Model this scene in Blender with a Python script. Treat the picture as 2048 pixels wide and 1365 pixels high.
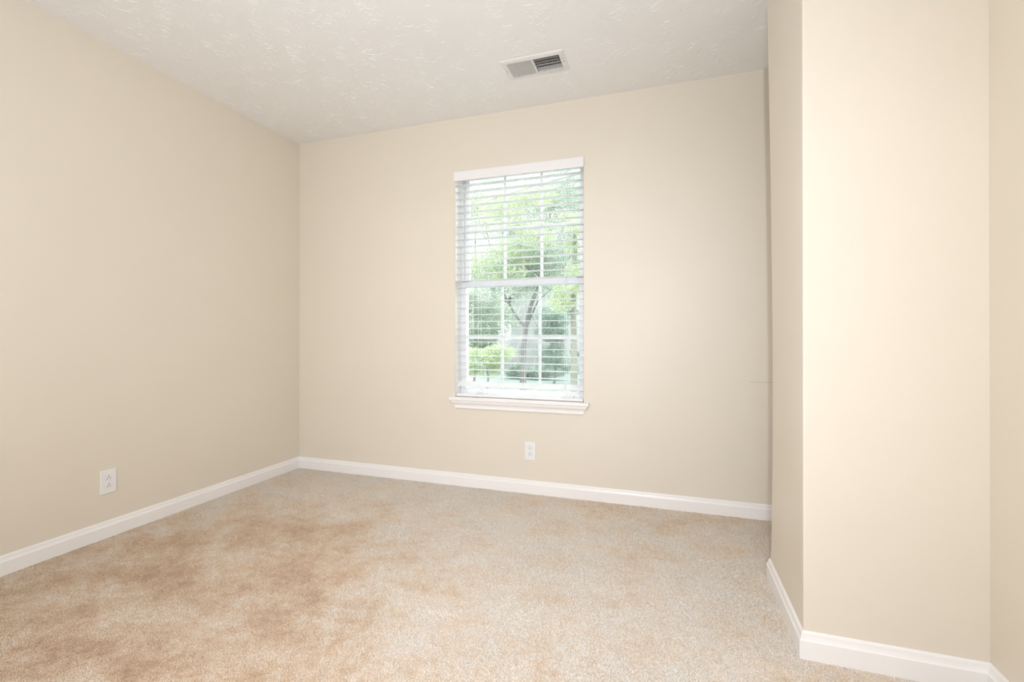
import bpy, bmesh, math, random
from mathutils import Vector, Matrix
import numpy as np

for o in list(bpy.data.objects):
    bpy.data.objects.remove(o)
SC = bpy.context.scene
COL = SC.collection
R = math.radians

# ------------------------------------------------------------------ camera
YAW, PITCH = 0.3188, 0.0026
CAM = (2.6085, -2.7894, 1.001)
cd = bpy.data.cameras.new('camera')
cd.sensor_width = 36
cd.sensor_fit = 'HORIZONTAL'
cd.lens = 919.46 / 2048 * 36
cd.shift_y = -14.8 / 2048
cd.clip_start = 0.02
cam = bpy.data.objects.new('camera', cd)
COL.objects.link(cam)
cam.location = CAM
cam.rotation_euler = (math.pi / 2 + PITCH, 0, YAW)
SC.camera = cam

# ------------------------------------------------------------------ light
SC.view_settings.view_transform = 'Standard'
SC.view_settings.look = 'None'
SC.view_settings.gamma = 1
SC.view_settings.use_curve_mapping = False
SC.view_settings.exposure = 0.0

world = bpy.data.worlds.new('overcast_sky')
SC.world = world
world.use_nodes = True
wn = world.node_tree
wn.nodes.clear()
wo = wn.nodes.new('ShaderNodeOutputWorld')
wb = wn.nodes.new('ShaderNodeBackground')
wb.inputs['Color'].default_value = (0.96, 0.98, 1.0, 1)
wb.inputs['Strength'].default_value = 10.0
wn.links.new(wb.outputs[0], wo.inputs[0])


def light(name, kind, loc, energy, color=(1, 1, 1), rot=(0, 0, 0), **kw):
    d = bpy.data.lights.new(name, kind)
    d.energy = energy
    d.color = color
    for k, v in kw.items():
        setattr(d, k, v)
    o = bpy.data.objects.new(name, d)
    COL.objects.link(o)
    o.location = loc
    o.rotation_euler = rot
    return o


# hazy sun from behind the house: lights the garden seen through the window
light('sun', 'SUN', (0, -10, 12), 4.0, (1, 0.98, 0.93), (R(48), R(12), 0), angle=R(6))
LC = (0.975, 1.02, 1.125)
# light thrown up and forward from behind the camera, bounced off the white ceiling
light('bounce_light', 'AREA', (2.1, -3.0, 1.0), 2.1, LC, (R(155), 0, R(5)),
      shape='DISK', size=0.8)
light('bounce_light', 'AREA', (2.1, -2.9, 0.6), 14.4, LC, (R(135), 0, R(5)),
      shape='DISK', size=0.6)
# small added light, unseen, standing in for a camera flash: gives the narrow hard shadow beside the column
light('flash_standin', 'AREA', (2.445, -4.2, 1.45), 16.5, LC, (R(92), 0, R(18)),
      shape='DISK', size=0.07, spread=R(100))
# added fills without fixtures, out of view: one high at the rear, one overhead
light('high_rear_fill', 'AREA', (2.2, -3.6, 2.3), 10.2, LC, (R(45), 0, 0),
      shape='RECTANGLE', size=1.5, size_y=0.3, spread=R(90))
light('overhead_fill', 'POINT', (1.9, -2.2, 2.1), 6.6, LC, shadow_soft_size=0.15)


# ------------------------------------------------------------------ materials
def new_mat(name):
    m = bpy.data.materials.new(name)
    m.use_nodes = True
    nt = m.node_tree
    nt.nodes.clear()
    out = nt.nodes.new('ShaderNodeOutputMaterial')
    b = nt.nodes.new('ShaderNodeBsdfPrincipled')
    nt.links.new(b.outputs[0], out.inputs[0])
    return m, nt, b, out


def coords(nt, scale=(1, 1, 1), kind='Object'):
    t = nt.nodes.new('ShaderNodeTexCoord')
    mp = nt.nodes.new('ShaderNodeMapping')
    mp.inputs['Scale'].default_value = scale
    nt.links.new(t.outputs[kind], mp.inputs[0])
    return mp.outputs[0]


def noise(nt, co, scale, detail=2, rough=0.5, dist=0):
    n = nt.nodes.new('ShaderNodeTexNoise')
    n.inputs['Scale'].default_value = scale
    n.inputs['Detail'].default_value = detail
    n.inputs['Roughness'].default_value = rough
    n.inputs['Distortion'].default_value = dist
    nt.links.new(co, n.inputs['Vector'])
    return n.outputs[0]


def ramp(nt, fac, stops):
    r = nt.nodes.new('ShaderNodeValToRGB')
    e = r.color_ramp.elements
    while len(e) < len(stops):
        e.new(0.5)
    for i, (p, c) in enumerate(stops):
        e[i].position = p
        e[i].color = (c[0], c[1], c[2], 1) if not isinstance(c, (int, float)) else (c, c, c, 1)
    nt.links.new(fac, r.inputs[0])
    return r.outputs[0]


def bump(nt, b, h, strength=0.3, dist=0.001, prev=None):
    n = nt.nodes.new('ShaderNodeBump')
    n.inputs['Strength'].default_value = strength
    n.inputs['Distance'].default_value = dist
    nt.links.new(h, n.inputs['Height'])
    if prev is not None:
        nt.links.new(prev, n.inputs['Normal'])
    nt.links.new(n.outputs[0], b.inputs['Normal'])
    return n.outputs[0]


def mixc(nt, fac, a, b, mode='MIX'):
    n = nt.nodes.new('ShaderNodeMix')
    n.data_type = 'RGBA'
    n.blend_type = mode
    for s, v in ((n.inputs['Factor'], fac), (n.inputs[6], a), (n.inputs[7], b)):
        if hasattr(v, 'links'):
            nt.links.new(v, s)
        elif isinstance(v, (int, float)):
            s.default_value = v
        else:
            s.default_value = (v[0], v[1], v[2], 1)
    return n.outputs[2]


def paint(name, col, rough=0.5, bscale=250, bstr=0.15, var=0.02):
    m, nt, b, _ = new_mat(name)
    co = coords(nt)
    n1 = noise(nt, co, 3.0, 3)
    lo = [c * (1 - var) for c in col]
    hi = [min(1, c * (1 + var)) for c in col]
    nt.links.new(ramp(nt, n1, [(0.3, lo), (0.7, hi)]), b.inputs['Base Color'])
    b.inputs['Roughness'].default_value = rough
    bump(nt, b, noise(nt, co, bscale, 2), bstr, 0.0006)
    return m


WALL = (0.80, 0.727, 0.605)
M = {}
M['wall'] = paint('beige_wall_paint', WALL, 0.42, 220, 0.22, 0.008)
M['ceiling'] = paint('white_ceiling_texture', (0.935, 0.93, 0.915), 0.55, 160, 0.3, 0.008)
M['trim'] = paint('white_semigloss_trim', (0.93, 0.90, 0.865), 0.28, 60, 0.04, 0.01)
M['vinyl'] = paint('white_window_vinyl', (0.955, 0.96, 0.96), 0.3, 60, 0.03, 0.01)
M['slat'] = paint('white_blind_slat', (0.95, 0.95, 0.945), 0.32, 40, 0.05, 0.01)
M['valance'] = paint('white_blind_valance', (0.90, 0.875, 0.855), 0.35, 40, 0.05, 0.01)
def translucent(m, amount):
    nt = m.node_tree
    b = [n for n in nt.nodes if n.type == 'BSDF_PRINCIPLED'][0]
    out = [n for n in nt.nodes if n.type == 'OUTPUT_MATERIAL'][0]
    tl = nt.nodes.new('ShaderNodeBsdfTranslucent')
    tl.inputs[0].default_value = (0.93, 0.94, 0.93, 1)
    mx = nt.nodes.new('ShaderNodeMixShader')
    mx.inputs[0].default_value = amount
    nt.links.new(b.outputs[0], mx.inputs[1])
    nt.links.new(tl.outputs[0], mx.inputs[2])
    nt.links.new(mx.outputs[0], out.inputs[0])


translucent(M['vinyl'], 0.2)
translucent(M['slat'], 0.38)
M['cord'] = paint('white_blind_cord', (0.90, 0.90, 0.89), 0.8, 900, 0.3, 0.02)
M['plate'] = paint('white_outlet_plastic', (0.88, 0.87, 0.845), 0.25, 90, 0.03, 0.01)
M['dark'] = paint('dark_slot', (0.035, 0.028, 0.022), 0.7, 60, 0.1, 0.1)
M['gasket'] = paint('grey_weatherstrip', (0.16, 0.16, 0.17), 0.7, 80, 0.1, 0.05)
M['register'] = paint('white_register_metal', (0.85, 0.835, 0.81), 0.35, 90, 0.04, 0.01)
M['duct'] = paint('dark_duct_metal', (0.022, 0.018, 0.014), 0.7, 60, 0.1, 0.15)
M['screw'] = paint('painted_screw_head', (0.62, 0.59, 0.54), 0.35, 90, 0.05, 0.02)
M['crack'] = paint('paint_crack', (0.42, 0.36, 0.28), 0.8, 90, 0.05, 0.1)


CARPET_SHIFT = (21.7, 8.8, 0.0)  # puts the darker broad tone on the dimmer left floor


def carpet_mat():
    m, nt, b, _ = new_mat('cut_pile_carpet')
    co = coords(nt)
    # broad pile lay with the left side's dimmer light painted in, brushed patches, small mottling
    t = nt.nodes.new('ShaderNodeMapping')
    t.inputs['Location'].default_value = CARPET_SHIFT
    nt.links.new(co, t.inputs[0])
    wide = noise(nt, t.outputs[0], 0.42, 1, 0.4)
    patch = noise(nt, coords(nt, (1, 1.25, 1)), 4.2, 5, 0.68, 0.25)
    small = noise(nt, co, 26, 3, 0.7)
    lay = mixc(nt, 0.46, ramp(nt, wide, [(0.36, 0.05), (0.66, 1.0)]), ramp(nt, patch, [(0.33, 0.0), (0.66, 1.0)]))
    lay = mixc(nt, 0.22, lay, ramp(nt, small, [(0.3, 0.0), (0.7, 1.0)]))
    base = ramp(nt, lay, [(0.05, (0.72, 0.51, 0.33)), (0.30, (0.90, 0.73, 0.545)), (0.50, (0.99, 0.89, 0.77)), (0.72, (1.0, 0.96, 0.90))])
    tone = noise(nt, co, 210, 2, 0.7)
    fleck = ramp(nt, tone, [(0.33, (0.80, 0.74, 0.67)), (0.45, (0.97, 0.96, 0.94)), (0.55, (1, 1, 1))])
    nt.links.new(mixc(nt, 1.0, base, fleck, 'MULTIPLY'), b.inputs['Base Color'])
    b.inputs['Roughness'].default_value = 0.95
    b.inputs['Specular IOR Level'].default_value = 0.1
    b.inputs['Sheen Weight'].default_value = 0.25
    b.inputs['Sheen Roughness'].default_value = 0.6
    tl = nt.nodes.new('ShaderNodeBsdfTranslucent')
    nt.links.new(b.inputs['Base Color'].links[0].from_socket, tl.inputs[0])
    mx = nt.nodes.new('ShaderNodeMixShader')
    mx.inputs[0].default_value = 0.33
    nt.links.new(b.outputs[0], mx.inputs[1])
    nt.links.new(tl.outputs[0], mx.inputs[2])
    nt.links.new(mx.outputs[0], _.inputs[0])
    return m


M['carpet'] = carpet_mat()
M['backing'] = paint('carpet_backing', (0.80, 0.70, 0.58), 0.95, 300, 0.5, 0.1)


def glass_mat():
    m, nt, b, out = new_mat('clear_window_glass')
    nt.nodes.remove(b)
    tr = nt.nodes.new('ShaderNodeBsdfTransparent')
    tr.inputs[0].default_value = (0.965, 0.985, 0.975, 1)
    gl = nt.nodes.new('ShaderNodeBsdfGlossy')
    gl.inputs['Roughness'].default_value = 0.02
    fr = nt.nodes.new('ShaderNodeFresnel')
    fr.inputs[0].default_value = 1.45
    mx = nt.nodes.new('ShaderNodeMixShader')
    nt.links.new(fr.outputs[0], mx.inputs[0])
    nt.links.new(tr.outputs[0], mx.inputs[1])
    nt.links.new(gl.outputs[0], mx.inputs[2])
    nt.links.new(mx.outputs[0], out.inputs[0])
    return m


M['glass'] = glass_mat()


def leaf_mat(name, a, bcol, c, scale=3.0):
    m, nt, b, out = new_mat(name)
    n = noise(nt, coords(nt), scale, 4, 0.7)
    colr = ramp(nt, n, [(0.35, a), (0.5, bcol), (0.68, c)])
    nt.links.new(colr, b.inputs['Base Color'])
    b.inputs['Roughness'].default_value = 0.5
    tl = nt.nodes.new('ShaderNodeBsdfTranslucent')
    nt.links.new(colr, tl.inputs[0])
    mx = nt.nodes.new('ShaderNodeMixShader')
    mx.inputs[0].default_value = 0.4
    nt.links.new(b.outputs[0], mx.inputs[1])
    nt.links.new(tl.outputs[0], mx.inputs[2])
    nt.links.new(mx.outputs[0], out.inputs[0])
    return m


M['leaf_lime'] = leaf_mat('lime_green_leaves', (0.162, 0.213, 0.124), (0.242, 0.305, 0.176), (0.364, 0.416, 0.259))
M['leaf_grey'] = leaf_mat('grey_green_leaves', (0.121, 0.161, 0.121), (0.187, 0.240, 0.185), (0.297, 0.355, 0.281))
M['leaf_teal'] = leaf_mat('blue_green_leaves', (0.098, 0.141, 0.115), (0.164, 0.222, 0.186), (0.262, 0.336, 0.288))
M['bark'] = paint('grey_brown_bark', (0.077, 0.081, 0.080), 0.9, 25, 0.9, 0.25)
M['bark_pale'] = paint('pale_dry_bark', (0.231, 0.224, 0.218), 0.9, 25, 0.6, 0.15)
M['bark_olive'] = paint('mossy_bark', (0.086, 0.089, 0.074), 0.9, 25, 0.9, 0.25)
M['grass'] = leaf_mat('lawn_grass', (0.127, 0.168, 0.153), (0.157, 0.205, 0.188), (0.199, 0.251, 0.231), 1.2)
M['roof'] = paint('grey_roof_shingle', (0.190, 0.190, 0.190), 0.9, 12, 0.6, 0.15)
M['fence'] = paint('weathered_grey_boards', (0.133, 0.139, 0.139), 0.85, 18, 0.5, 0.12)
M['housetrim'] = paint('white_house_trim', (0.361, 0.371, 0.371), 0.5, 40, 0.1, 0.02)
M['housepane'] = paint('dull_house_window', (0.24, 0.29, 0.31), 0.2, 10, 0.05, 0.2)


def siding_mat():
    m, nt, b, _ = new_mat('pale_lap_siding')
    co = coords(nt)
    w = nt.nodes.new('ShaderNodeTexWave')
    w.wave_type = 'BANDS'
    w.bands_direction = 'Z'
    w.wave_profile = 'SAW'
    w.inputs['Scale'].default_value = 1.6
    nt.links.new(co, w.inputs['Vector'])
    n = noise(nt, co, 1.2, 2)
    nt.links.new(ramp(nt, n, [(0.3, (0.185, 0.20, 0.195)), (0.7, (0.205, 0.22, 0.215))]), b.inputs['Base Color'])
    b.inputs['Roughness'].default_value = 0.6
    bump(nt, b, w.outputs[1], 1.0, 0.05)
    return m


M['siding'] = siding_mat()


# ------------------------------------------------------------------ mesh helpers
def link(name, me, m, parent=None):
    o = bpy.data.objects.new(name, me)
    COL.objects.link(o)
    if m is not None:
        me.materials.append(m)
    if parent is not None:
        o.parent = parent
    return o


class MB:
    def __init__(self):
        self.v, self.f, self.sm = [], [], []

    def add(self, vs, fs, smooth=False):
        n = len(self.v)
        self.v += [tuple(p) for p in vs]
        self.f += [tuple(n + i for i in f) for f in fs]
        self.sm += [smooth] * len(fs)
        return self

    def box(self, a, b, mat=None):
        x0, y0, z0 = a
        x1, y1, z1 = b
        vs = [Vector(p) for p in ((x0, y0, z0), (x1, y0, z0), (x1, y1, z0), (x0, y1, z0),
                                  (x0, y0, z1), (x1, y0, z1), (x1, y1, z1), (x0, y1, z1))]
        if mat is not None:
            vs = [mat @ p for p in vs]
        return self.add(vs, [(0, 3, 2, 1), (4, 5, 6, 7), (0, 1, 5, 4), (1, 2, 6, 5), (2, 3, 7, 6), (3, 0, 4, 7)])

    def bar(self, p, q, r, n=8, r2=None, cap=True):
        p, q = Vector(p), Vector(q)
        r2 = r if r2 is None else r2
        d = (q - p).normalized()
        a = d.orthogonal().normalized()
        b = d.cross(a)
        vs = []
        for c, rr in ((p, r), (q, r2)):
            for i in range(n):
                t = 2 * math.pi * i / n
                vs.append(c + (a * math.cos(t) + b * math.sin(t)) * rr)
        fs = [(i, (i + 1) % n, n + (i + 1) % n, n + i) for i in range(n)]
        self.add(vs, fs, True)
        if cap:
            self.add(vs[:n], [tuple(range(n))[::-1]])
            self.add(vs[n:], [tuple(range(n))])
        return self

    def build(self, name, m, parent=None, bevel=0, seg=2, loc=None, recalc=True):
        me = bpy.data.meshes.new(name)
        me.from_pydata(self.v, [], self.f)
        me.polygons.foreach_set('use_smooth', self.sm)
        if recalc:
            bm = bmesh.new()
            bm.from_mesh(me)
            bmesh.ops.recalc_face_normals(bm, faces=bm.faces)
            bm.to_mesh(me)
            bm.free()
        o = link(name, me, m, parent)
        if loc is not None:
            o.location = loc
        if bevel:
            bv = o.modifiers.new('bevel', 'BEVEL')
            bv.width = bevel
            bv.segments = seg
            bv.limit_method = 'ANGLE'
            bv.angle_limit = R(35)
        return o


def tag(o, label=None, cat=None, group=None, kind=None):
    if label:
        o['label'] = label
    if cat:
        o['category'] = cat
    if group:
        o['group'] = group
    if kind:
        o['kind'] = kind
    return o


def struct(o, label, cat):
    return tag(o, label, cat, kind='structure')


def thing(name, loc, label, cat, group=None, kind=None):
    o = bpy.data.objects.new(name, None)
    COL.objects.link(o)
    o.location = loc
    o.empty_display_size = 0.1
    return tag(o, label, cat, group, kind)


# ------------------------------------------------------------------ room shell
H = 2.44
PX, PYF, PYB, RX, YR = 3.019, -1.150, -0.669, 3.4735, -4.3
OX0, OX1, OZ0, OZ1 = 1.2915, 2.1455, 0.568, 2.087      # window opening
T = 0.15

f = MB().box((-T, YR - T, -0.12), (RX + T, T, 0)).build('floor', M['backing'])
struct(f, 'carpeted floor of the room', 'floor')


def pile():
    """the cut pile: short bent yarn ends, denser where the eye is near"""
    rg = np.random.default_rng(5)
    out = []
    for y0, y1, dens in ((-2.45, -1.35, 135000), (-1.35, -0.7, 105000), (-0.7, 0.0, 80000), (-3.3, -2.45, 30000)):
        n = int(dens * (RX - 0.02) * (y1 - y0))
        out.append(np.stack([rg.uniform(0.012, RX - 0.012, n), rg.uniform(y0, y1 - (0.013 if y1 == 0 else 0), n)], 1))
    p = np.concatenate(out)
    keep = ~((p[:, 0] > PX - 0.012) & (p[:, 1] > PYF - 0.012) & (p[:, 1] < PYB + 0.012))
    p = p[keep]
    n = len(p)
    az = rg.uniform(0, 2 * math.pi, n)
    ln = rg.uniform(0.0045, 0.009, n)
    w = rg.uniform(0.0008, 0.0014, n)
    d = np.stack([np.cos(az), np.sin(az)], 1)
    q = np.stack([-d[:, 1], d[:, 0]], 1) * w[:, None]
    h = rg.uniform(0.0020, 0.0044, n)
    tw = rg.uniform(-0.5, 0.5, n)
    v = np.zeros((n, 6, 3), np.float32)
    c0 = p - d * (ln * 0.45)[:, None]
    c2 = p + d * (ln * 0.55)[:, None] + q * tw[:, None]
    rows = ((c0, 0.0003 * np.ones(n), 0.8), (p, h, 1.1), (c2, h * rg.uniform(0.35, 1.15, n), 0.6))
    for k, (c_, z, sw) in enumerate(rows):
        v[:, 2 * k, :2] = c_ - q * sw
        v[:, 2 * k + 1, :2] = c_ + q * sw
        v[:, 2 * k, 2] = z
        v[:, 2 * k + 1, 2] = z + tw * 0.0010 * sw
    v[:, :, 2] = np.maximum(v[:, :, 2], 0.0002)
    v[:, :, 0] = np.clip(v[:, :, 0], 0.0, RX)
    idx = (np.arange(n) * 6)[:, None] + np.array([0, 1, 3, 2, 2, 3, 5, 4])[None]
    me = bpy.data.meshes.new('carpet_pile')
    me.vertices.add(6 * n)
    me.vertices.foreach_set('co', v.ravel())
    me.loops.add(8 * n)
    me.loops.foreach_set('vertex_index', idx.astype(np.int32).ravel())
    me.polygons.add(2 * n)
    me.polygons.foreach_set('loop_start', np.arange(0, 8 * n, 4, dtype=np.int32))
    me.polygons.foreach_set('use_smooth', np.ones(2 * n, bool))
    me.update(calc_edges=True)
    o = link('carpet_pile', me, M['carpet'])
    return tag(o, 'beige cut pile carpet with mottled brushed patches covering the floor', 'carpet', kind='stuff')


pile()

# ceiling slab with the duct hole, and its stomped plaster ridges
VX0, VX1, VY0, VY1 = 1.812, 2.103, -0.488, -0.350
cb = MB()
cb.box((-T, YR - T, H), (VX0, T, H + 0.1))
cb.box((VX1, YR - T, H), (RX + T, T, H + 0.1))
cb.box((VX0, YR - T, H), (VX1, VY0, H + 0.1))
cb.box((VX0, VY1, H), (VX1, T, H + 0.1))
rng = random.Random(7)


def ridge(p, ang, ln, w, h, curve):
    n = max(3, int(ln / 0.006))
    vs, fs = [], []
    x, y, a = p[0], p[1], ang
    st = ln / n
    for i in range(n + 1):
        k = math.sin(math.pi * i / n) ** 0.6 if 0 < i < n else 0.05
        k *= 0.75 + 0.5 * rng.random()
        nx, ny = -math.sin(a), math.cos(a)
        ww, hh = w * (0.4 + 0.6 * k), h * k
        vs += [(x + nx * ww, y + ny * ww, H + 0.0002), (x + nx * ww * 0.3, y + ny * ww * 0.3, H - hh),
               (x - nx * ww * 0.3, y - ny * ww * 0.3, H - hh), (x - nx * ww, y - ny * ww, H + 0.0002)]
        x += math.cos(a) * st
        y += math.sin(a) * st
        a += curve * st + rng.gauss(0, 0.16)
    for i in range(n):
        for j in range(3):
            q = 4 * i + j
            fs.append((q, q + 1, q + 5, q + 4))
    cb.add(vs, fs, False)


def clear_of_register(x, y, m=0.012):
    return not (1.7875 - m < x < 2.128 + m and -0.516 - m < y < -0.333 + m)


NR = 0
for gx in np.arange(0.05, RX - 0.02, 0.105):
    for gy in np.arange(-2.2, -0.03, 0.105):
        cx, cy = gx + rng.uniform(-0.06, 0.06), gy + rng.uniform(-0.06, 0.06)
        if rng.random() < 0.05:
            continue
        main = rng.uniform(0, math.pi * 2)
        cnt = rng.randint(7, 17) + (5 if gx > 2.2 else 0)
        side = rng.choice((-1, 1))
        for k in range(cnt):
            u = (k / max(1, cnt - 1) - 0.5)
            a = main + u * rng.uniform(0.5, 1.5)
            off = u * rng.uniform(0.07, 0.13)
            sx = cx - math.sin(main) * off + rng.gauss(0, 0.008) + math.cos(main) * rng.uniform(-0.03, 0.02)
            sy = cy + math.cos(main) * off + rng.gauss(0, 0.008) + math.sin(main) * rng.uniform(-0.03, 0.02)
            ln = rng.uniform(0.008, 0.036) * rng.choice((1, 1, 1, 1.5))
            ex, ey = sx + math.cos(a) * ln, sy + math.sin(a) * ln
            ok = all(clear_of_register(px_, py_) and 0.012 < px_ < RX - 0.012 and py_ < -0.012 and
                     not (px_ > PX - 0.015 and PYF - 0.015 < py_ < PYB + 0.015)
                     for px_, py_ in ((sx, sy), (ex, ey), ((sx + ex) / 2, (sy + ey) / 2)))
            if ok:
                ridge((sx, sy), a, ln, rng.uniform(0.0006, 0.0012), rng.uniform(0.0005, 0.0011), side * rng.uniform(0, 16))
                NR += 1
c = cb.build('ceiling', M['ceiling'], recalc=False)
struct(c, 'white ceiling with stomped plaster ridges', 'ceiling')

# back wall with window opening
wb_ = MB()
wb_.box((0, 0, 0), (OX0, T, H)).box((OX1, 0, 0), (RX, T, H))
wb_.box((OX0, 0, 0), (OX1, T, OZ0)).box((OX0, 0, OZ1), (OX1, T, H))
w = wb_.build('wall_back', M['wall'], recalc=False)
struct(w, 'beige painted back wall around the window', 'wall')
w = MB().box((-T, YR - T, 0), (0, T, H)).build('wall_left', M['wall'])
struct(w, 'plain beige painted left wall', 'wall')
w = MB().box((RX, YR - T, 0), (RX + T, T, H)).build('wall_right', M['wall'])
struct(w, 'beige painted right wall at the edge of the frame', 'wall')
w = MB().box((0, YR - T, 0), (RX, YR, H)).build('wall_rear', M['wall'])
struct(w, 'beige painted rear wall behind the viewer', 'wall')

# column: its far vertical corner bows a little, as drywall corners do
prof = [(0.0, 3.0215), (0.089, 3.0233), (0.2035, 3.0264), (0.326, 3.0275), (0.53, 3.0304), (0.94, 3.0310),
        (1.247, 3.0286), (1.5545, 3.0254), (1.863, 3.0212), (2.092, 3.0170), (2.379, 3.0128), (H, 3.012)]
cm = MB()
vs = []
for z, xb in prof:
    r = 0.004
    vs += [(PX, PYF + r, z), (PX + r * 0.3, PYF + r * 0.3, z), (PX + r, PYF, z), (RX + 0.02, PYF, z), (RX + 0.02, PYB, z),
           (xb + r, PYB, z), (xb + r * 0.3, PYB - r * 0.3, z), (xb, PYB - r, z)]
fs = []
n = 8
for i in range(len(prof) - 1):
    for j in range(n):
        a, b = i * n + j, i * n + (j + 1) % n
        fs.append((a, b, b + n, a + n))
cm.add(vs, fs)
cm.add(vs[:n], [tuple(range(n))[::-1]]).add(vs[-n:], [tuple(range(n))])
w = cm.build('wall_column', M['wall'])
struct(w, 'beige boxed-out drywall column projecting from the right wall', 'wall')

# hairline crack in the paint beside the column
ck = MB()
pts = [(3.052, 0.744), (3.068, 0.7428), (3.085, 0.7436), (3.100, 0.7425), (3.118, 0.7432), (3.140, 0.743), (3.165, 0.7435)]
for (xa, za), (xb, zb) in zip(pts, pts[1:]):
    ck.add([(xa, -0.0006, za), (xb, -0.0006, zb), (xb, -0.0006, zb + 0.0013), (xa, -0.0006, za + 0.0013),
            (xa, 0.001, za), (xb, 0.001, zb), (xb, 0.001, zb + 0.0013), (xa, 0.001, za + 0.0013)],
           [(0, 1, 2, 3), (0, 4, 5, 1), (3, 2, 6, 7), (0, 3, 7, 4), (1, 5, 6, 2)])
o = ck.build('paint_crack', M['crack'], bpy.data.objects['wall_back'])
o['label'] = 'thin crack in the paint'

# ------------------------------------------------------------------ baseboards
BT, BH = 0.0133, 0.085
BP = [(0, 0.0), (BT, 0.0), (BT, 0.0590), (BT - 0.0012, 0.0605), (BT - 0.0026, 0.0625), (BT - 0.0042, 0.0665),
      (BT - 0.0054, 0.0710), (BT - 0.0062, 0.0755), (BT - 0.0066, 0.0790), (BT - 0.0084, 0.0802), (BT - 0.0090, 0.0825),
      (BT - 0.0102, 0.0842), (BT - 0.0120, BH), (0, BH)]
path = [(0, YR), (0, 0), (RX, 0), (RX, PYB), (3.0225, PYB), (PX, PYF), (RX, PYF), (RX, YR)]
bnames = ['baseboard_left', 'baseboard_back', 'baseboard_alcove', 'baseboard_column', 'baseboard_side',
          'baseboard_front', 'baseboard_right']
blabels = ['white baseboard along the left wall', 'white baseboard along the back wall',
           'white baseboard in the alcove behind the column', 'white baseboard on the far face of the column',
           'white baseboard on the left side face of the column', 'white baseboard on the front face of the column',
           'white baseboard along the right wall']


def offs(i):
    p = Vector(path[i])
    ns = []
    for a, b in ((i - 1, i), (i, i + 1)):
        if a >= 0 and b < len(path):
            d = (Vector(path[b]) - Vector(path[a])).normalized()
            ns.append(Vector((d.y, -d.x)))
    if len(ns) == 1:
        return p, ns[0]
    m = (ns[0] + ns[1])
    return p, m / (1 + ns[0].dot(ns[1]))


for i, nm in enumerate(bnames):
    vs = []
    for j in (i, i + 1):
        p, m = offs(j)
        for t, z in BP:
            q = p + m * t
            vs.append((q.x, q.y, z))
    n = len(BP)
    fs = [(k, (k + 1) % n, n + (k + 1) % n, n + k) for k in range(n)]
    fs += [tuple(range(n))[::-1], tuple(range(n, 2 * n))]
    o = MB().add(vs, fs).build(nm, M['trim'])
    struct(o, blabels[i], 'baseboard')

# ------------------------------------------------------------------ window
win = thing('window_1', (0, 0, 0), 'white double-hung window with grilles in the back wall', 'window', kind='structure')
F0, F1, G0, G1 = 0.082, 0.140, OX0, OX1
# jamb liner
jl = MB()
jt = 0.006
jl.box((OX0 - 0.001, 0.0, OZ0), (OX0 + 0.0005, T, OZ1)).box((OX1 - 0.0005, 0.0, OZ0), (OX1 + 0.001, T, OZ1))
jl.box((OX0, 0.0, OZ1 - 0.002), (OX1, T, OZ1))
jl.build('jamb', M['trim'], win)
# frame of the window unit
fr = MB()
FZ0, FZ1 = 0.590, OZ1 - 0.002
fw = 0.030
fr.box((OX0, 0.108, FZ0), (OX0 + 0.0135, T, FZ1)).box((OX0 + 0.0165, 0.108, FZ0), (OX0 + fw, T, FZ1))
fr.box((OX1 - fw, 0.108, FZ0), (OX1, T, FZ1)).box((OX0, 0.108, FZ1 - 0.010), (OX1, T, FZ1))
fr.box((OX0, 0.080, FZ0 - 0.03), (OX1, T, FZ0 + 0.012))
fr.build('window_frame', M['vinyl'], win, bevel=0.0012)
gk = MB().box((OX0 + 0.0135, 0.118, 1.36), (OX0 + 0.0165, 0.14, 2.035))
gk.build('weatherstrip', M['gasket'], win)


def sash(name, y0, y1, z0, z1, bot, top, stile, xa, xb):
    s = MB()
    s.box((xa, y0, z0), (xa + stile, y1, z1)).box((xb - stile, y0, z0), (xb, y1, z1))
    s.box((xa + stile, y0, z0), (xb - stile, y1, z0 + bot)).box((xa + stile, y0, z1 - top), (xb - stile, y1, z1))
    o = s.build(name, M['vinyl'], win, bevel=0.002)
    gx0, gx1, gz0, gz1 = xa + stile, xb - stile, z0 + bot, z1 - top
    g = MB()
    yc = (y0 + y1) / 2
    for k in (1, 2):
        x = gx0 + (gx1 - gx0) * k / 3
        g.box((x - 0.0095, yc - 0.004, gz0), (x + 0.0095, yc + 0.004, gz1))
    z = (gz0 + gz1) / 2
    g.box((gx0, yc - 0.0045, z - 0.0105), (gx1, yc + 0.0045, z + 0.0105))
    g.build('grille', M['vinyl'], o, bevel=0.0015)
    p = MB().box((gx0 - 0.004, yc + 0.006, gz0 - 0.004), (gx1 + 0.004, yc + 0.009, gz1 + 0.004))
    p.build('pane', M['glass'], o)
    return o


up = sash('upper_sash', 0.112, 0.134, 1.322, FZ1 - 0.008, 0.040, 0.015, 0.036, OX0 + 0.018, OX1 - 0.004)
lo = sash('lower_sash', 0.082, 0.106, 0.602, 1.369, 0.037, 0.042, 0.039, OX0 + 0.001, OX1 - 0.001)
for xa in (OX0 + 0.008, OX1 - 0.058):
    lt = MB().box((xa, 0.0795, 1.3605), (xa + 0.052, 0.0835, 1.3640))
    lt.build('tilt_latch', M['gasket'], lo, bevel=0.0008)

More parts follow.
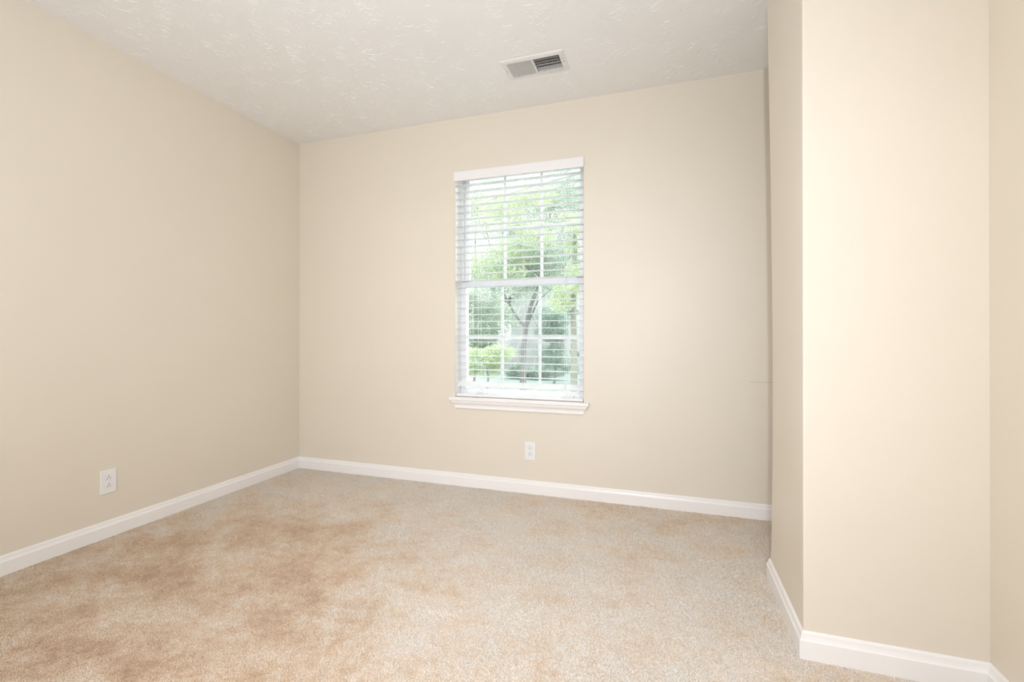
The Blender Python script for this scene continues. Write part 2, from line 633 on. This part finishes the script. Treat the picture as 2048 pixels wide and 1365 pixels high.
# stool and apron
st = MB()
sx0, sx1 = 1.256, 2.181
st.box((sx0, -0.035, 0.568), (sx1, 0.0, 0.590)).box((OX0 + 0.0015, 0.0, 0.5685), (OX1 - 0.0015, 0.083, 0.590))
st.build('window_sill', M['trim'], win, bevel=0.005, seg=3)
ap = [(0.0, 0.515), (0.010, 0.515), (0.0125, 0.5185), (0.0125, 0.523), (0.0095, 0.526), (0.0095, 0.533), (0.0115, 0.540),
      (0.016, 0.547), (0.0225, 0.552), (0.0225, 0.556), (0.0265, 0.5585), (0.0265, 0.568), (0.0, 0.568)]
vs = []
for s, xe in ((1, 1.2970), (-1, 2.1430)):
    for t, z in ap:
        vs.append((xe - s * (z - 0.515) / 0.053 * 0.030, -t, z))
n = len(ap)
MB().add(vs, [(k, (k + 1) % n, n + (k + 1) % n, n + k) for k in range(n)] + [tuple(range(n)), tuple(range(n, 2 * n))[::-1]]
         ).build('apron', M['trim'], win)

# ------------------------------------------------------------------ blind
BX0, BX1 = OX0 + 0.004, OX1 - 0.004
blind = thing('window_blind', ((BX0 + BX1) / 2, 0.037, 0.6), 'white horizontal slat blind hanging open inside the window opening',
              'window blind')
bl = Vector(blind.location)


def bpart(mb, name, m, **k):
    o = mb.build(name, m, blind, **k)
    o.location = -bl
    return o


SB0, SB1 = 0.012, 0.062


def slat_mb(z, tilt=0.0, skew=0.0, x0=BX0, x1=BX1, th=0.0032, dep=0.05, yc=0.037):
    nseg = 6
    vs = []
    for xi, x in enumerate((x0, x1)):
        for side in (1, -1):
            for k in range(nseg + 1):
                t = (k / nseg - 0.5) * dep
                crown = 0.0016 * (1 - (2 * k / nseg - 1) ** 2)
                yy, zz = t, crown + side * th / 2
                y2 = yy * math.cos(tilt) - zz * math.sin(tilt)
                z2 = yy * math.sin(tilt) + zz * math.cos(tilt)
                vs.append((x, yc + y2, z + z2 + (skew if xi else -skew)))
    m = nseg + 1
    fs = []
    for k in range(nseg):
        fs.append((k, k + 1, 2 * m + k + 1, 2 * m + k))
        fs.append((m + k, 3 * m + k, 3 * m + k + 1, m + k + 1))
    fs.append((0, 2 * m, 3 * m, m))
    fs.append((m - 1, 2 * m - 1, 4 * m - 1, 3 * m - 1))
    for e in (0, 2 * m):
        fs.append(tuple(e + k for k in range(m)) + tuple(e + m + k for k in range(m - 1, -1, -1)))
    return MB().add(vs, fs)


NS = 29
PITCH_S = 0.0456
for k in range(NS):
    z = 0.7245 + PITCH_S * k
    o = bpart(slat_mb(z, tilt=rng.gauss(0.0, 0.008), skew=rng.gauss(0, 0.0006)), 'slat', M['slat'])
# tipped slat under the others
bpart(slat_mb(0.6725, tilt=R(52), th=0.004, dep=0.043), 'slat', M['slat'])
# bottom rail resting on the sill
br = MB().box((BX0, 0.004, 0.5925), (BX1, 0.056, 0.6095))
bpart(br, 'bottom_rail', M['valance'], bevel=0.003)
for cx_ in (1.447, 1.748, 2.025):
    p = MB()
    p.box((cx_ - 0.006, 0.0005, 0.5955), (cx_ + 0.006, 0.0055, 0.6065))
    bpart(p, 'cord_plug', M['vinyl'], bevel=0.0015)
for xa in (1.425, 2.005):
    cl = MB().box((xa, 0.020, 0.6095), (xa + 0.075, 0.050, 0.619)).box((xa + 0.012, 0.026, 0.6185), (xa + 0.055, 0.044, 0.626))
    bpart(cl, 'rail_clip', M['vinyl'], bevel=0.0015)
# head rail and valance
hd = MB().box((BX0 + 0.002, 0.006, 2.050), (BX1 - 0.002, 0.050, 2.0825))
bpart(hd, 'head_rail', M['vinyl'], bevel=0.002)
va = MB().box((1.284, -0.0115, 2.0205), (2.1495, -0.0015, 2.0835)).box((1.284, -0.0155, 2.0205), (2.1495, -0.0115, 2.0815))
bpart(va, 'valance', M['valance'], bevel=0.0018)
for cx_ in (1.452, 1.752, 2.028):
    for yy, dx in ((0.0105, 0), (0.0635, 0)):
        lad = MB().bar((cx_, yy, 0.604), (cx_ + 0.001, yy * 0.75, 2.055), 0.0011, 6)
        for k in range(NS):
            z = 0.7245 + PITCH_S * k - 0.0026
            if yy < 0.03:
                lad.bar((cx_, 0.0105, z), (cx_, 0.0635, z), 0.0006, 4, cap=False)
        bpart(lad, 'ladder_cord', M['cord'])
# pull cords hanging at the left, tilt cords with tassels near the middle
for cx_, zb in ((1.418, 0.95),):
    pc = MB().bar((cx_, 0.004, zb), (cx_, 0.004, 2.03), 0.0012, 6)
    bpart(pc, 'lift_cord', M['cord'])

# ------------------------------------------------------------------ outlets
def rounded(w, h, r, n=5):
    pts = []
    for cx_, cy_, a0 in ((w / 2 - r, h / 2 - r, 0), (-w / 2 + r, h / 2 - r, 90), (-w / 2 + r, -h / 2 + r, 180), (w / 2 - r, -h / 2 + r, 270)):
        for k in range(n + 1):
            a = R(a0 + 90 * k / n)
            pts.append((cx_ + r * math.cos(a), cy_ + r * math.sin(a)))
    return pts


def prism(mb, pts, y0, y1, inset=0.0):
    """outline in x,z; from y0 (wall) to y1 (front, negative)"""
    n = len(pts)
    vs = [(x, y0, z) for x, z in pts]
    rings = [(y1 + (y0 - y1) * 0.35, 1.0), (y1 + (y0 - y1) * 0.1, 1 - inset * 0.5), (y1, 1 - inset)]
    for y, s in rings:
        vs += [(x * s + 0, y, z) if False else (x - math.copysign(1, x) * (1 - s) * 0.035, y, z - math.copysign(1, z) * (1 - s) * 0.035)
               for x, z in pts]
    fs = []
    for r_ in range(3):
        for k in range(n):
            a, b = r_ * n + k, r_ * n + (k + 1) % n
            fs.append((a, b, b + n, a + n))
    fs.append(tuple(range(3 * n, 4 * n)))
    fs.append(tuple(range(n))[::-1])
    mb.add(vs, fs)
    return mb


def outlet(loc, rz, label):
    t = thing('wall_outlet', loc, label, 'outlet', 'duplex wall outlets')
    t.rotation_euler.z = rz
    prism(MB(), rounded(0.070, 0.1143, 0.0022, 3), 0.0, -0.0055, 0.06).build('cover_plate', M['plate'], t)
    for zc in (0.0195, -0.0195):
        pts = []
        for k in range(36):
            a = 2 * math.pi * k / 36
            x, z = 0.0172 * math.cos(a), 0.0172 * math.sin(a)
            z = max(-0.0133, min(0.0133, z))
            pts.append((x, z + zc))
        rim = MB()
        nn = len(pts)
        vs = [(x * 1.045, -0.00565, zc + (z - zc) * 1.05) for x, z in pts] + [(x * 0.99, -0.00565, z) for x, z in pts]
        vs2 = [(x, -0.0050, z) for x, _, z in vs]
        rim.add(vs, [(k, (k + 1) % nn, nn + (k + 1) % nn, nn + k) for k in range(nn)])
        rim.build('receptacle_gap', M['screw'], t, recalc=False)
        face = MB().add([(x * 0.985, -0.0050, z) for x, z in pts] + [(x * 0.985, -0.0068, z) for x, z in pts] +
                        [(x * 0.95, -0.0072, zc + (z - zc) * 0.96) for x, z in pts],
                        [(k, (k + 1) % nn, nn + (k + 1) % nn, nn + k) for k in range(nn)] +
                        [(nn + k, nn + (k + 1) % nn, 2 * nn + (k + 1) % nn, 2 * nn + k) for k in range(nn)] +
                        [tuple(range(2 * nn, 3 * nn))])
        fo = face.build('receptacle', M['plate'], t)
        sl = MB()
        sl.box((-0.0072, -0.0074, zc - 0.0075), (-0.0050, -0.0068, zc + 0.0012))
        sl.box((0.0050, -0.0074, zc - 0.0068), (0.0072, -0.0068, zc + 0.0005))
        g = [(0.0025 * math.cos(2 * math.pi * k / 14), zc + 0.0072 + 0.0025 * math.sin(2 * math.pi * k / 14)) for k in range(14)]
        sl.add([(x, -0.0074, z) for x, z in g] + [(x, -0.0068, z) for x, z in g],
               [tuple(range(14))] + [(k, (k + 1) % 14, 14 + (k + 1) % 14, 14 + k) for k in range(14)])
        sl.build('slots', M['dark'], fo)
    sc = MB().bar((0, -0.0050, 0), (0, -0.0066, 0), 0.0033, 16).box((-0.0028, -0.0068, -0.0004), (0.0028, -0.0064, 0.0004))
    sc.build('screw', M['plate'], t)
    return t


outlet((1.809, 0, 0.2688), 0, 'white duplex outlet on the back wall below the window')
outlet((0, -1.256, 0.2757), R(90), 'white duplex outlet on the left wall above the baseboard')

# ------------------------------------------------------------------ ceiling register
cxr, cyr = (1.7875 + 2.128) / 2, (-0.516 - 0.333) / 2
reg = thing('ceiling_register', (cxr, cyr, H), 'white metal two-way air register set in the ceiling', 'air vent')


def rpart(mb, name, m, **k):
    o = mb.build(name, m, reg, **k)
    o.location = (-cxr, -cyr, -H)
    return o


X0, X1, Y0, Y1 = 1.7875, 2.128, -0.516, -0.333
I0, I1, J0, J1 = 1.815, 2.1, -0.487, -0.351
fm = MB()
zs = [(0, H + 0.0), (0.0015, H - 0.0028), (0.013, H - 0.0062), (0.020, H - 0.0066)]
rings = []
for ins, z in zs:
    rings.append([(X0 + ins, Y0 + ins, z), (X1 - ins, Y0 + ins, z), (X1 - ins, Y1 - ins, z), (X0 + ins, Y1 - ins, z)])
rings.append([(I0, J0, H - 0.0062), (I1, J0, H - 0.0062), (I1, J1, H - 0.0062), (I0, J1, H - 0.0062)])
rings.append([(I0, J0, H + 0.012), (I1, J0, H + 0.012), (I1, J1, H + 0.012), (I0, J1, H + 0.012)])
vs = [p for r_ in rings for p in r_]
fs = []
for r_ in range(len(rings) - 1):
    for k in range(4):
        a, b = 4 * r_ + k, 4 * r_ + (k + 1) % 4
        fs.append((a, b, b + 4, a + 4))
fm.add(vs, fs)
rpart(fm, 'frame', M['register'], recalc=False)
MID0, MID1 = 1.9515, 1.9595
rpart(MB().box((MID0, J0, H - 0.0066), (MID1, J1, H + 0.010)), 'center_bar', M['register'], bevel=0.0008)
for side, (a, b, sgn) in enumerate(((I0, MID0, -1), (MID1, I1, 1))):
    nfin = 18
    for k in range(nfin):
        x = a + (b - a) * (k + 0.5) / nfin
        dz = 0.0125
        dx = 0.0062 * sgn
        if sgn > 0:
            dx = 0.0050
        t = 0.0006
        # lower edge leans outward
        vs = [(x + dx / 2 - t, J0, H - 0.0056), (x + dx / 2 + t, J0, H - 0.0056), (x - dx / 2 + t, J0, H - 0.0056 + dz), (x - dx / 2 - t, J0, H - 0.0056 + dz)]
        vs += [(p[0], J1, p[2]) for p in vs]
        rpart(MB().add(vs, [(0, 1, 2, 3), (7, 6, 5, 4), (0, 4, 5, 1), (1, 5, 6, 2), (2, 6, 7, 3), (3, 7, 4, 0)]),
              'louver_fin', M['register'], recalc=True)
# damper blades seen through the right half, and the closed strip beside the wall edge
for k in range(4):
    y = J0 + 0.017 + 0.0245 * k
    rpart(MB().box((MID1, y, H + 0.014), (I1, y + 0.0055, H + 0.0165)), 'damper_blade', M['register'])
rpart(MB().box((MID1, J1 - 0.030, H + 0.0085), (I1, J1, H + 0.011)), 'damper_plate', M['register'])
rpart(MB().box((I0, J0, H + 0.0085), (MID0, J1, H + 0.011)), 'damper_plate', M['register'])
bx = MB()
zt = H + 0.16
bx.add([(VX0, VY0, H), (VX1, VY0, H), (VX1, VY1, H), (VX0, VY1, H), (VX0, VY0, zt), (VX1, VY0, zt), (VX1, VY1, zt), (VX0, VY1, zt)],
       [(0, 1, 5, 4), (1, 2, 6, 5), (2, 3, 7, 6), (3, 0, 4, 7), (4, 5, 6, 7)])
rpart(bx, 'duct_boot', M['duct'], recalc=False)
for sx_, sy_ in ((1.8005, -0.425), (2.1145, -0.425), (2.1120, -0.452)):
    rpart(MB().bar((sx_, sy_, H - 0.0055), (sx_, sy_, H - 0.0075), 0.0022, 12), 'screw', M['duct'])

# ------------------------------------------------------------------ garden outside
def at(u, Y, v=None):
    """point on the plane y=Y on the line from the photographer's eye through a picture position"""
    x = (u - 1024) / 919.46
    s, c_ = math.sin(YAW), math.cos(YAW)
    dx, dy = c_ * x - s, s * x + c_
    t = (Y - CAM[1]) / dy
    z = None if v is None else CAM[2] + t * (667.7 - v) / 919.46
    return CAM[0] + dx * t, z


GZ = -0.6
g = MB().box((-40, 0.5, GZ - 0.2), (30, 70, GZ)).build('lawn', M['grass'])
struct(g, 'pale green lawn outside the window', 'lawn')

rl = np.random.default_rng(3)


def leaves(name, m, centers, radii, n, size, parent, seed=0):
    """leaf blades scattered through ellipsoid puffs, one mesh"""
    rg = np.random.default_rng(seed)
    cs, rs = np.array(centers), np.array(radii)
    vol = rs.prod(axis=1)
    idx = rg.choice(len(cs), n, p=vol / vol.sum())
    d = rg.normal(size=(n, 3))
    d /= np.linalg.norm(d, axis=1)[:, None]
    rr = rg.random(n) ** 0.4
    p = cs[idx] + d * rs[idx] * rr[:, None]
    a = rg.normal(size=(n, 3))
    a /= np.linalg.norm(a, axis=1)[:, None]
    b = np.cross(a, rg.normal(size=(n, 3)))
    b /= np.linalg.norm(b, axis=1)[:, None]
    s = size * (0.6 + 0.8 * rg.random(n))[:, None]
    nrm = np.cross(a, b)
    v = np.stack([p - a * s, p - b * s * 0.42 + nrm * s * 0.12, p + a * s, p + b * s * 0.42 + nrm * s * 0.12], 1).reshape(-1, 3)
    me = bpy.data.meshes.new(name)
    me.vertices.add(4 * n)
    me.vertices.foreach_set('co', v.ravel())
    me.loops.add(4 * n)
    me.loops.foreach_set('vertex_index', np.arange(4 * n, dtype=np.int32))
    me.polygons.add(n)
    me.polygons.foreach_set('loop_start', np.arange(0, 4 * n, 4, dtype=np.int32))
    me.update(calc_edges=True)
    return link(name, me, m, parent)


def limb(mb, pts):
    for (p, r1), (q, r2) in zip(pts, pts[1:]):
        mb.bar(p, q, r1, 10, r2)


def puffs(u0, u1, v0, v1, Y, n, r, seed, dy=1.5):
    rg = random.Random(seed)
    out, rad = [], []
    for _ in range(n):
        y = Y + rg.uniform(-dy, dy)
        x, z = at(rg.uniform(u0, u1), y, rg.uniform(v0, v1))
        out.append((x, y, z))
        k = r * rg.uniform(0.6, 1.3)
        rad.append((k * 1.2, k, k * 0.75))
    return out, rad


def P(u, v, Y):
    x, z = at(u, Y, v)
    return (x, Y, z)


def child_at_world(o):
    return o


def tree(name, root, label, cat, trunk, tmat, folis, group=None):
    t = thing(name, root, label, cat, group)
    inv = Vector(root)
    if trunk:
        mb = MB()
        for line in trunk:
            limb(mb, line)
        o = mb.build('trunk', tmat, t)
        o.location = -inv
    for (m, cs, rs, n, size, seed) in folis:
        o = leaves('foliage', m, cs, rs, n, size, t, seed)
        o.location = -inv
    return t


# leaning tree whose crown fills the upper sash
Yt = 9.0
bx_, _ = at(1046, Yt)
trunk = [
    [((bx_, Yt, GZ), 0.100), (P(1047, 690, Yt), 0.075), (P(1054, 640, Yt), 0.060), (P(1063, 605, Yt), 0.055), (P(1080, 565, Yt), 0.045), (P(1095, 500, Yt), 0.030), (P(1100, 420, Yt), 0.015)],
    [(P(1052, 655, Yt), 0.040), (P(1030, 628, Yt + 0.3), 0.030), (P(1010, 590, Yt + 0.4), 0.025), (P(985, 520, Yt), 0.015), (P(970, 440, Yt), 0.010)],
    [(P(1048, 668, Yt), 0.030), (P(1066, 622, Yt + 0.2), 0.018), (P(1076, 600, Yt), 0.015), (P(1120, 560, Yt), 0.010)],
    [(P(1062, 625, Yt), 0.015), (P(1071, 645, Yt - 0.2), 0.010), (P(1084, 660, Yt - 0.3), 0.007), (P(1100, 662, Yt - 0.4), 0.005)],
]
c1, r1 = puffs(925, 1180, 335, 565, Yt + 0.5, 64, 0.55, 11)
c2, r2 = puffs(940, 1100, 370, 590, Yt - 1.2, 16, 0.40, 12)
tree('leaning_tree', (bx_, Yt, GZ), 'leaning forked tree with lime green crown outside the window', 'tree', trunk, M['bark'],
     [(M['leaf_grey'], c1, r1, 120000, 0.021, 1), (M['leaf_lime'], c2, r2, 34000, 0.019, 2)])

# pale bare limb crossing high in front of the upper panes
Yb = 5.0
root = (at(1230, Yb)[0], Yb, GZ)
trunk = [[((root[0], Yb, GZ), 0.16), (P(1232, 560, Yb), 0.14), (P(1226, 360, Yb), 0.11), (P(1222, 300, Yb), 0.08), (P(1220, 200, Yb), 0.05)],
         [(P(1226, 318, Yb), 0.060), (P(1160, 341, Yb), 0.045), (P(1100, 357, Yb), 0.033), (P(1040, 376, Yb), 0.026), (P(985, 394, Yb), 0.018), (P(945, 409, Yb), 0.007)],
         [(P(1105, 356, Yb), 0.020), (P(1050, 384, Yb), 0.014), (P(1020, 391, Yb), 0.006)]]
cA, rA = puffs(1180, 1300, 180, 330, Yb, 8, 0.35, 31, 0.6)
tree('bare_limbed_tree', root, 'pale barked tree reaching a bare limb across the upper panes', 'tree', trunk, M['bark_pale'],
     [(M['leaf_lime'], cA, rA, 1500, 0.05, 5)])

# mossy trunk at the right edge of the lower sash
Ym = 7.0
root = (at(1148, Ym)[0], Ym, GZ)
trunk = [[((root[0], Ym, GZ), 0.085), (P(1148, 700, Ym), 0.07), (P(1147, 620, Ym), 0.06), (P(1149, 560, Ym), 0.055), (P(1150, 450, Ym), 0.04)]]
c1, r1 = puffs(1118, 1172, 430, 605, Ym, 14, 0.24, 21, 0.5)
c2, r2 = puffs(1143, 1166, 620, 745, Ym + 0.1, 7, 0.09, 22, 0.1)
tree('mossy_tree', root, 'slim mossy trunked tree at the right edge of the lower sash', 'tree', trunk, M['bark_olive'],
     [(M['leaf_lime'], c1, r1, 13000, 0.018, 6), (M['leaf_grey'], c2, r2, 1800, 0.018, 7)])

# shrubs
for (nm, lab, m, u0, u1, v0, v1, Y, n_, r_, cnt, sz, sd) in (
        ('leafy_shrub', 'lime green shrub low at the left of the lower sash', 'leaf_lime', 925, 1020, 702, 750, 8.0, 12, 0.26, 12000, 0.020, 41),
        ('leafy_shrub', 'tall grey green shrub at the left of the lower sash', 'leaf_grey', 915, 985, 580, 700, 10.5, 16, 0.5, 26000, 0.024, 42),
        ('leafy_shrub', 'dark blue green shrub between trunk and right edge', 'leaf_teal', 1090, 1116, 615, 735, 12.0, 12, 0.42, 26000, 0.025, 43),
        ('leafy_shrub', 'low blue green shrub along the lawn near the house', 'leaf_teal', 1030, 1130, 733, 748, 13.5, 12, 0.35, 18000, 0.025, 44)):
    cs, rs = puffs(u0, u1, v0, v1, Y, n_, r_, sd, 0.5)
    xx = sum(c_[0] for c_ in cs) / len(cs)
    stem = [[((xx, Y, GZ), 0.05), ((xx + 0.05, Y, GZ + 0.5), 0.03), ((xx, Y, GZ + 0.9), 0.015)]]
    tree(nm, (xx, Y, GZ), lab, 'shrub', stem, M['bark'], [(M[m], cs, rs, cnt, sz, sd)], 'shrubs outside the window')

# board fence
Yf = 15.0
xa, xb = at(985, Yf)[0], at(1128, Yf)[0]
fen = thing('board_fence', ((xa + xb) / 2, Yf, GZ), 'weathered grey board fence behind the leaning tree', 'fence')
mb = MB()
x = xa
while x < xb:
    mb.box((x, Yf, GZ), (x + 0.135, Yf + 0.02, 0.78 + rng.uniform(-0.01, 0.01)))
    x += 0.145
o = mb.build('boards', M['fence'], fen)
o.location = -Vector(fen.location)
mb = MB().box((xa, Yf + 0.02, -0.25), (xb, Yf + 0.06, -0.15)).box((xa, Yf + 0.02, 0.45), (xb, Yf + 0.06, 0.55))
o = mb.build('rail', M['fence'], fen)
o.location = -Vector(fen.location)

# neighbouring house
Yh = 20.0
hx0, hx1 = at(1022, Yh)[0], at(1400, Yh)[0]
hs = thing('neighbor_house', ((hx0 + hx1) / 2, Yh, GZ), 'pale sided house with grey gable roof seen behind the trees', 'house')
hl = Vector(hs.location)
zt = 3.0
mid = (hx0 + hx1) / 2
mb = MB().box((hx0, Yh, GZ), (hx1, Yh + 7, zt))
mb.add([(hx0, Yh, zt), (hx1, Yh, zt), (mid, Yh, zt + 2.2), (hx0, Yh + 7, zt), (hx1, Yh + 7, zt), (mid, Yh + 7, zt + 2.2)],
       [(0, 1, 2), (5, 4, 3)])
o = mb.build('house_wall', M['siding'], hs)
o.location = -hl
mb = MB()
for s, xe in ((-1, hx0 - 0.5), (1, hx1 + 0.5)):
    ze = zt - 0.5 * 2.2 / (mid - hx0)
    a = [(xe, Yh - 0.4, ze), (mid, Yh - 0.4, zt + 2.2), (mid, Yh + 7.4, zt + 2.2), (xe, Yh + 7.4, ze)]
    mb.add(a + [(p[0], p[1], p[2] + 0.18) for p in a], [(0, 1, 2, 3), (4, 5, 6, 7), (0, 1, 5, 4), (1, 2, 6, 5), (2, 3, 7, 6), (3, 0, 4, 7)])
o = mb.build('roof', M['roof'], hs)
o.location = -hl
for wx in (mid - 2.6, mid + 1.6):
    fo = MB().box((wx - 0.08, Yh - 0.04, 0.92), (wx + 0.98, Yh + 0.01, 2.18)).build('window', M['housetrim'], hs)
    fo.location = -hl
    po = MB().box((wx, Yh - 0.05, 1.0), (wx + 0.9, Yh - 0.035, 2.1)).build('pane', M['housepane'], fo)

# background trees
for i, (u, Y, m, lab, n_, sx_, zlo) in enumerate((
        (985, 17.5, 'leaf_grey', 'dense grey green hedge tree left of the house', 9000, 0.9, -0.2),
        (1140, 31.0, 'leaf_teal', 'tall blue green tree rising behind the right of the house', 20000, 3.6, 1.0),
        (1040, 37.0, 'leaf_grey', 'broad grey green tree rising behind the middle of the house', 26000, 4.4, 1.0),
        (950, 43.0, 'leaf_lime', 'light green tree far off at the left of the window view', 24000, 4.5, 0.0),
        (1100, 50.0, 'leaf_grey', 'farthest and tallest grey green tree beyond the house roof', 34000, 6.5, 0.0))):
    xx = at(u, Y)[0]
    rg = random.Random(50 + i)
    cs, rs = [], []
    top = 4.5 if i == 0 else 6 + Y * 0.22
    for k in range(24 if i == 0 else 64):
        cs.append((xx + max(-2, min(2, rg.gauss(0, 1))) * sx_, Y + rg.uniform(-1, 1), rg.uniform(zlo, top)))
        k_ = rg.uniform(0.5, 0.9) if i == 0 else rg.uniform(1.0, 1.9)
        rs.append((k_, min(k_, 1.4), k_ * 0.8))
    tree('background_tree', (xx, Y, GZ), lab, 'tree',
         [[((xx, Y, GZ), 0.25), ((xx + 0.1, Y, GZ + top * 0.4), 0.18), ((xx, Y, top * 0.9), 0.05)]], M['bark'],
         [(M[m], cs, rs, n_, 0.055 if i == 0 else 0.10, 60 + i)], 'trees beyond the garden')
